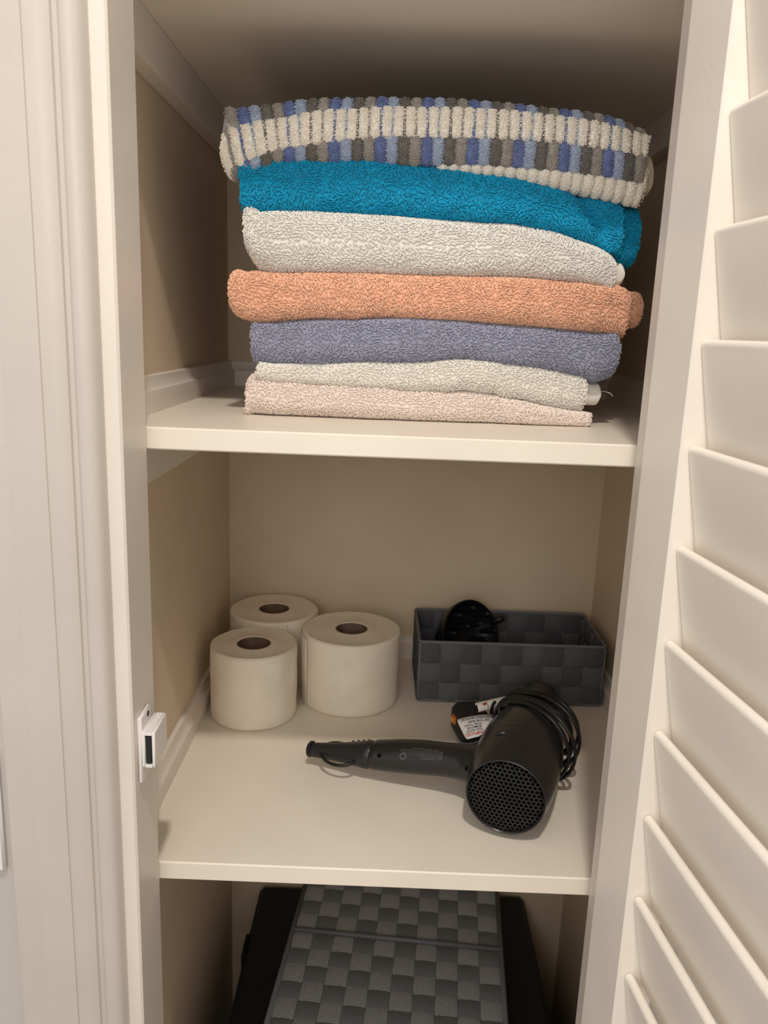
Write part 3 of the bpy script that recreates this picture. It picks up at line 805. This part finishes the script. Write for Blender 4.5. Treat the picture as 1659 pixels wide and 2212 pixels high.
loft([(SH(t), t, float(zs(t)), a, b) for t, a, b in zip(tt, hw, hh)], 'handle', M_DRY)
# end cap and strain relief
ks = [(.1620, .0150, .0146), (.1645, .0164, .0156), (.175, .0150, .0140), (.195, .0122, .0112), (.215, .0100, .0092), (.236, .0084, .0078)]
tt = np.linspace(.162, .236, 22)
hw = pchip([k[0] for k in ks], [k[1] for k in ks], tt); hh = pchip([k[0] for k in ks], [k[2] for k in ks], tt)
loft([(SH(.17), t, float(zs(t)), a, b) for t, a, b in zip(tt, hw, hh)], 'cord_guard', M_DRYM)
sg = SH(.17)
loft([(sg, .2355, .0205, .0080, .0075), (sg, .2362, .0205, .0094, .0090), (sg, .2395, .0203, .0094, .0090), (sg, .2410, .0202, .0080, .0076)], 'collar', M_CORD)
for k in range(4):
    t = .171+.0062*k
    MB().tube([(sg+.0135-.001*k + .0008*math.cos(a), t, float(zs(t)) + (.0118-.0006*k)*math.sin(a)) for a in np.linspace(-.9, 1.2, 8)], .0015, 6).build('grip_rib', M_CORD, dr, smooth=True)
# hanging loop: oval ring round the guard
P = []
for k in range(40):
    a = 2*PI*k/40
    P.append((sg + .0170*math.sin(a) - .0060, .2010 + .0055*math.sin(a) + .0220*math.cos(a), .0250 + .0040*math.sin(a) - .0015*math.cos(a)))
MB().tube(P, .0019, 8, True).build('hanging_loop', M_CORD, dr, smooth=True)
# screw holes on the handle and a raised brow on the rear shell
def on_handle(t, ang, lift=0.0):
    a = float(np.interp(t, [.03, .048, .06, .08, .105, .13, .15, .16], [.036, .0232, .02, .019, .0196, .0192, .0176, .0168]))
    b = float(np.interp(t, [.03, .048, .06, .08, .105, .13, .15, .16], [.030, .0205, .0182, .0176, .018, .0176, .0166, .016]))
    c, sn = math.cos(ang), math.sin(ang)
    p = Vector((SH(t) + (a+lift)*math.copysign(abs(c)**.88, c), t, float(zs(t)) + (b+lift)*math.copysign(abs(sn)**.88, sn)))
    nn = Vector((c/a, .12*0, sn/b)).normalized()
    return p, nn
for t, ang, rr in ((.1490, math.radians(155), .0026), (.0475, math.radians(168), .0028)):
    p, nn = on_handle(t, ang, .0001); q = Vector((0, 0, 1)).rotation_difference(nn).to_matrix().to_4x4(); q.translation = p
    MB().lathe([(0, .0003), (rr*.9, .0003), (rr, -.0006)], 20, q).build('screw_hole', M_HOLE, dr)
for k, (s0, ww, rr) in enumerate(((.047, .30, .0026), (.040, .26, .0009), (.0355, .24, .0008))):
    R = float(np.interp(s0, [0, .010, .025, .042, .058], [.0405, .0425, .0448, .0462, .0468]))
    pts = [(s0 + .0012*math.cos(u*3), R*math.sin(.38+u), ZB + R*math.cos(.38+u)) for u in np.linspace(-ww/2, ww/2, 9)]
    MB().tube(pts, [rr*max(.25, math.sin(PI*(i+.5)/9)) for i in range(9)], 8).build('raised_line', M_DRY, dr, smooth=True)
# small print on the handle: rows of illegible marks and a ringed mark
rnd = random.Random(5)
pm = MB()
def mark(t0, t1, a0, a1):
    q = [on_handle(t0, a0, .00015)[0], on_handle(t1, a0, .00015)[0], on_handle(t1, a1, .00015)[0], on_handle(t0, a1, .00015)[0]]
    pm.add(q, [(0, 1, 2, 3), (3, 2, 1, 0)])
for row in range(7):
    ang = math.radians(118 + row*6.2); t = .078 + (.006 if row in (0, 6) else 0); te = (.112, .126, .126, .124, .114, .104, .100)[row]
    while t < te:
        w = rnd.uniform(.0006, .0016); mark(t, t+w, ang, ang+math.radians(2.6)); t += w+rnd.uniform(.0004, .0008)
for k in range(24):
    a0, a1 = 2*PI*k/24, 2*PI*(k+1)/24
    f = lambda a, r: (.1215+r*math.cos(a), math.radians(152)+r/.0185*math.sin(a))
    q = [on_handle(*f(a0, .0036), .00015)[0], on_handle(*f(a1, .0036), .00015)[0], on_handle(*f(a1, .0030), .00015)[0], on_handle(*f(a0, .0030), .00015)[0]]
    pm.add(q, [(0, 1, 2, 3), (3, 2, 1, 0)])
pm.build('print_marks', M_PRINT, dr)

# cord wrapped round the front of the barrel
def cord_tube(mb, pts, r=.0018, gap=.0034):
    P = [Vector(p) for p in pts]
    for s in (-1, 1):
        Q = []
        for i, p in enumerate(P):
            t = (P[min(i+1, len(P)-1)]-P[max(i-1, 0)]).normalized()
            out = Vector((0, p.y, p.z-ZB)); out = (out - t*out.dot(t))
            out = out.normalized() if out.length > 1e-6 else Vector((0, 0, 1))
            sd = t.cross(out); Q.append(p + sd*s*gap/2)
        mb.tube(Q, r, 8)
cm = MB()
def barrel_r(q): return float(np.interp(q, [0, .0672, .085, .105, .125, .147, .168, .185, .2375], [.0468, .0468, .0466, .0455, .043, .0385, .0335, .030, .027]))
for s0, A, lift, droop in ((.128, .030, .0036, .004), (.136, .036, .0062, .010), (.152, .030, .0046, .007), (.163, .034, .0088, .014), (.172, .028, .0040, .010), (.180, .030, .0075, .017)):
    pts = []
    for k in range(61):
        th = -PI*.60 + 2*PI*.95*k/60
        q = s0 + A*math.cos(th) - .006*math.sin(th)
        rr = max(barrel_r(q), barrel_r(s0)) + lift*(.70-.30*math.cos(th)) + .75*droop*max(0, -math.cos(th+.35))**2
        z = ZB + rr*math.sin(th); y = rr*math.cos(th)
        pts.append((q, y, max(z, .0035)))
    cord_tube(cm, pts)
# lead from the coil to the plug
cord_tube(cm, [(.150, .043, .074), (.163, .047, .064), (.172, .049, .050), (.180, .050, .038), (.188, .052, .030)])
cm.build('cord', M_CORD, dr, smooth=True)

# plug with test button
M_PLUG = material('plug_plastic', (.020, .019, .020), .55, .3)
M_BTN = material('orange_button', (.55, .16, .03), .4, .4); M_BTN2 = material('yellow_button', (.70, .42, .10), .4, .4)
pc = DI @ Vector((.3195, .2640, .0215))
PR = (DI.to_3x3() @ Matrix.Rotation(math.radians(12), 3, 'Z')).to_4x4(); PR.translation = pc
V = []; F = []; n = 32; rows = [(-.0175, .55), (-.0165, .86), (-.012, .98), (0, 1.0), (.010, .97), (.0155, .84), (.0175, .55)]
for z, k in rows:
    for i in range(n):
        a = 2*PI*i/n; c, sn = math.cos(a), math.sin(a)
        V.append(PR @ Vector((.0215*k*math.copysign(abs(c)**.5, c), .0300*k*math.copysign(abs(sn)**.5, sn), z)))
for i in range(len(rows)-1): F += [(i*n+k, i*n+(k+1) % n, (i+1)*n+(k+1) % n, (i+1)*n+k) for k in range(n)]
F += [tuple(range(n))[::-1], tuple((len(rows)-1)*n+k for k in range(n))]
plug = link('plug', mesh(V, F, True), M_PLUG, dr)
MB().box(-.0245, -.0205, -.0052, .0052, .000, .010, PR, .0008).build('reset_button', M_BTN, plug)
MB().box(-.0256, -.0242, -.0034, .0034, .002, .008, PR, .0004).build('test_button', M_BTN2, plug)
# printed warning tag hanging over the plug, upside down to the viewer
M_TAG = material('tag_vinyl', (.62, .62, .64), .45, .4); M_TAGW = material('tag_vinyl_white', (.86, .83, .77), .5, .3)
M_INK = material('black_ink', (.012, .012, .014), .6, .2); M_RED = material('red_ink', (.55, .03, .03), .6, .2)
tO = Vector((.3490, .2265, .0515))                        # right upper corner (text origin side)
e1 = Vector((-.0535, -.0125, -.002)).normalized()         # text direction: towards the left
e2 = Vector((.0052, -.0390, -.004)); e2 = (e2 - e1*e2.dot(e1)).normalized()   # text "up": towards the viewer
e3 = e1.cross(e2).normalized()
if e3.z < 0: e3 = -e3
LW, LH = .0550, .0385
def tagpt(u, v):
    bend = .003*math.sin(PI*u/LW) - .0020*(v/LH)**2
    return tO + e1*u + e2*v + e3*bend
V = []; F = []; nu, nv = 14, 10
for i in range(nu+1):
    for j in range(nv+1):
        u = LW*i/nu
        vmax = LH*min(1, .30+.95*(i/nu)**.9)
        v = vmax*j/nv
        if i == nu: u -= .0015*(abs(j/nv-.5)*2)**6
        V.append(DI @ tagpt(u, v))
for i in range(nu):
    for j in range(nv): F.append((i*(nv+1)+j, (i+1)*(nv+1)+j, (i+1)*(nv+1)+j+1, i*(nv+1)+j+1))
tg = link('warning_tag', mesh(V, F, True), M_TAG, dr); md = tg.modifiers.new('t', 'SOLIDIFY'); md.thickness = .0003; md.offset = 0
def text_on(s, u, v, size, mat, parent, name='print', narrow=.9, fn=None):
    cu = bpy.data.curves.new('t', 'FONT'); cu.body = s; cu.size = size; cu.resolution_u = 2; cu.offset = size*.012
    ob = bpy.data.objects.new('t', cu); COL.objects.link(ob)
    me = bpy.data.meshes.new_from_object(ob.evaluated_get(bpy.context.evaluated_depsgraph_get()))
    bpy.data.objects.remove(ob, do_unlink=True); bpy.data.curves.remove(cu)
    for vx in me.vertices:
        p = tagpt(u + vx.co.x*narrow, v + vx.co.y) + e3*.00045
        vx.co = DI @ p
    me.materials.clear(); me.materials.append(mat)
    return link(name, me, None, parent)
for s, u, v, sz, mt_ in (('UNPLUG', .0290, .0300, .0068, M_RED), ('DO NOT', .0315, .0248, .0052, M_INK), ('REMOVE', .0305, .0198, .0052, M_INK),
                         ('THIS TAG!', .0285, .0148, .0052, M_INK), ('OF THE RISK', .0170, .0092, .0054, M_INK), ('ELECTRIC SHOCK!', .0110, .0030, .0054, M_INK)):
    text_on(s, u, v, sz, mt_, tg)
# curled second leaf of the tag
c0 = Vector((.3215, .2320, .0570)); c1 = Vector((.3590, .2395, .0640))
V = []; F = []
axd = (c1-c0).normalized(); sdv = Vector((-axd.y, axd.x, 0)).normalized(); upv = axd.cross(sdv)
if upv.z < 0: upv = -upv
for i in range(9):
    for j in range(11):
        a = math.radians(-35 + 215*j/10)
        V.append(DI @ (c0 + (c1-c0)*(i/8) - sdv*.0068*math.cos(a) + upv*.0058*math.sin(a)))
for i in range(8):
    for j in range(10): F.append((i*11+j, (i+1)*11+j, (i+1)*11+j+1, i*11+j+1))
t2 = link('curled_tag', mesh(V, F, True), M_TAGW, dr); md = t2.modifiers.new('t', 'SOLIDIFY'); md.thickness = .0003
def on_curl(u, ang): 
    a = math.radians(ang); return DI @ (c0 + (c1-c0)*u - sdv*.0071*math.cos(a) + upv*.0061*math.sin(a))
MB().add([on_curl(.16, 62), on_curl(.36, 75), on_curl(.24, 35)], [(0, 1, 2), (2, 1, 0)]).build('red_mark', M_RED, t2)
pts = [on_curl(.30 + .03*math.cos(a), 25 + 30*math.sin(a)) for a in np.linspace(-1.4, 1.4, 8)]
MB().tube(pts, .00035, 4).build('mark_line', M_INK, t2)

# ------------------------------------------------------------------ magnetic catch on the left jamb
M_CATCH = material('white_plastic', (.80, .79, .78), .4, .4); M_MAG = material('magnet', (.015, .015, .017), .5, .4)
mc = empty('magnetic_catch', (0, -.0405, .150)); tag(mc, 'small white magnetic door catch with black magnet on the left jamb', 'door catch')
MB().box(.0002, .0042, -.0150, .0130, -.0335, .0275, bev=.0014).build('bracket', M_CATCH, mc, smooth='auto')
hs = MB()
hs.box(.0042, .0070, -.0160, .0200, -.0170, .0155, bev=.0008); hs.box(.0128, .0156, -.0160, .0200, -.0170, .0155, bev=.0008)
hs.box(.0070, .0128, -.0160, .0200, .0125, .0155); hs.box(.0070, .0128, -.0160, .0200, -.0170, -.0145); hs.box(.0070, .0128, -.0100, .0200, -.0145, .0125)
hs.build('housing', M_CATCH, mc, smooth='auto')
MB().box(.0076, .0120, -.0150, -.0095, -.0145, .0122, bev=.0006).build('magnet', M_MAG, mc)
for z in (.0225, -.0270):
    MB().lathe([(0, .0006), (.0024, .0006), (.0026, 0)], 16, Matrix.Translation((.0042, .004, z)) @ Matrix.Rotation(PI/2, 4, 'Y')).build('screw', M_MAG if z > 0 else M_CATCH, mc)

# wall plate just inside the left edge of the picture
wp = empty('wall_plate', (-.1480, -.063, .092)); tag(wp, 'white wall switch plate at the extreme left edge beside the casing', 'switch plate')
MB().box(-.0350, .0350, -.0058, -.0005, -.0570, .0570, bev=.0022).build('plate', M_CATCH, wp, smooth='auto')
MB().box(-.0165, .0165, -.0085, -.0055, -.0330, .0330, bev=.0012).build('rocker', M_CATCH, wp, smooth='auto')
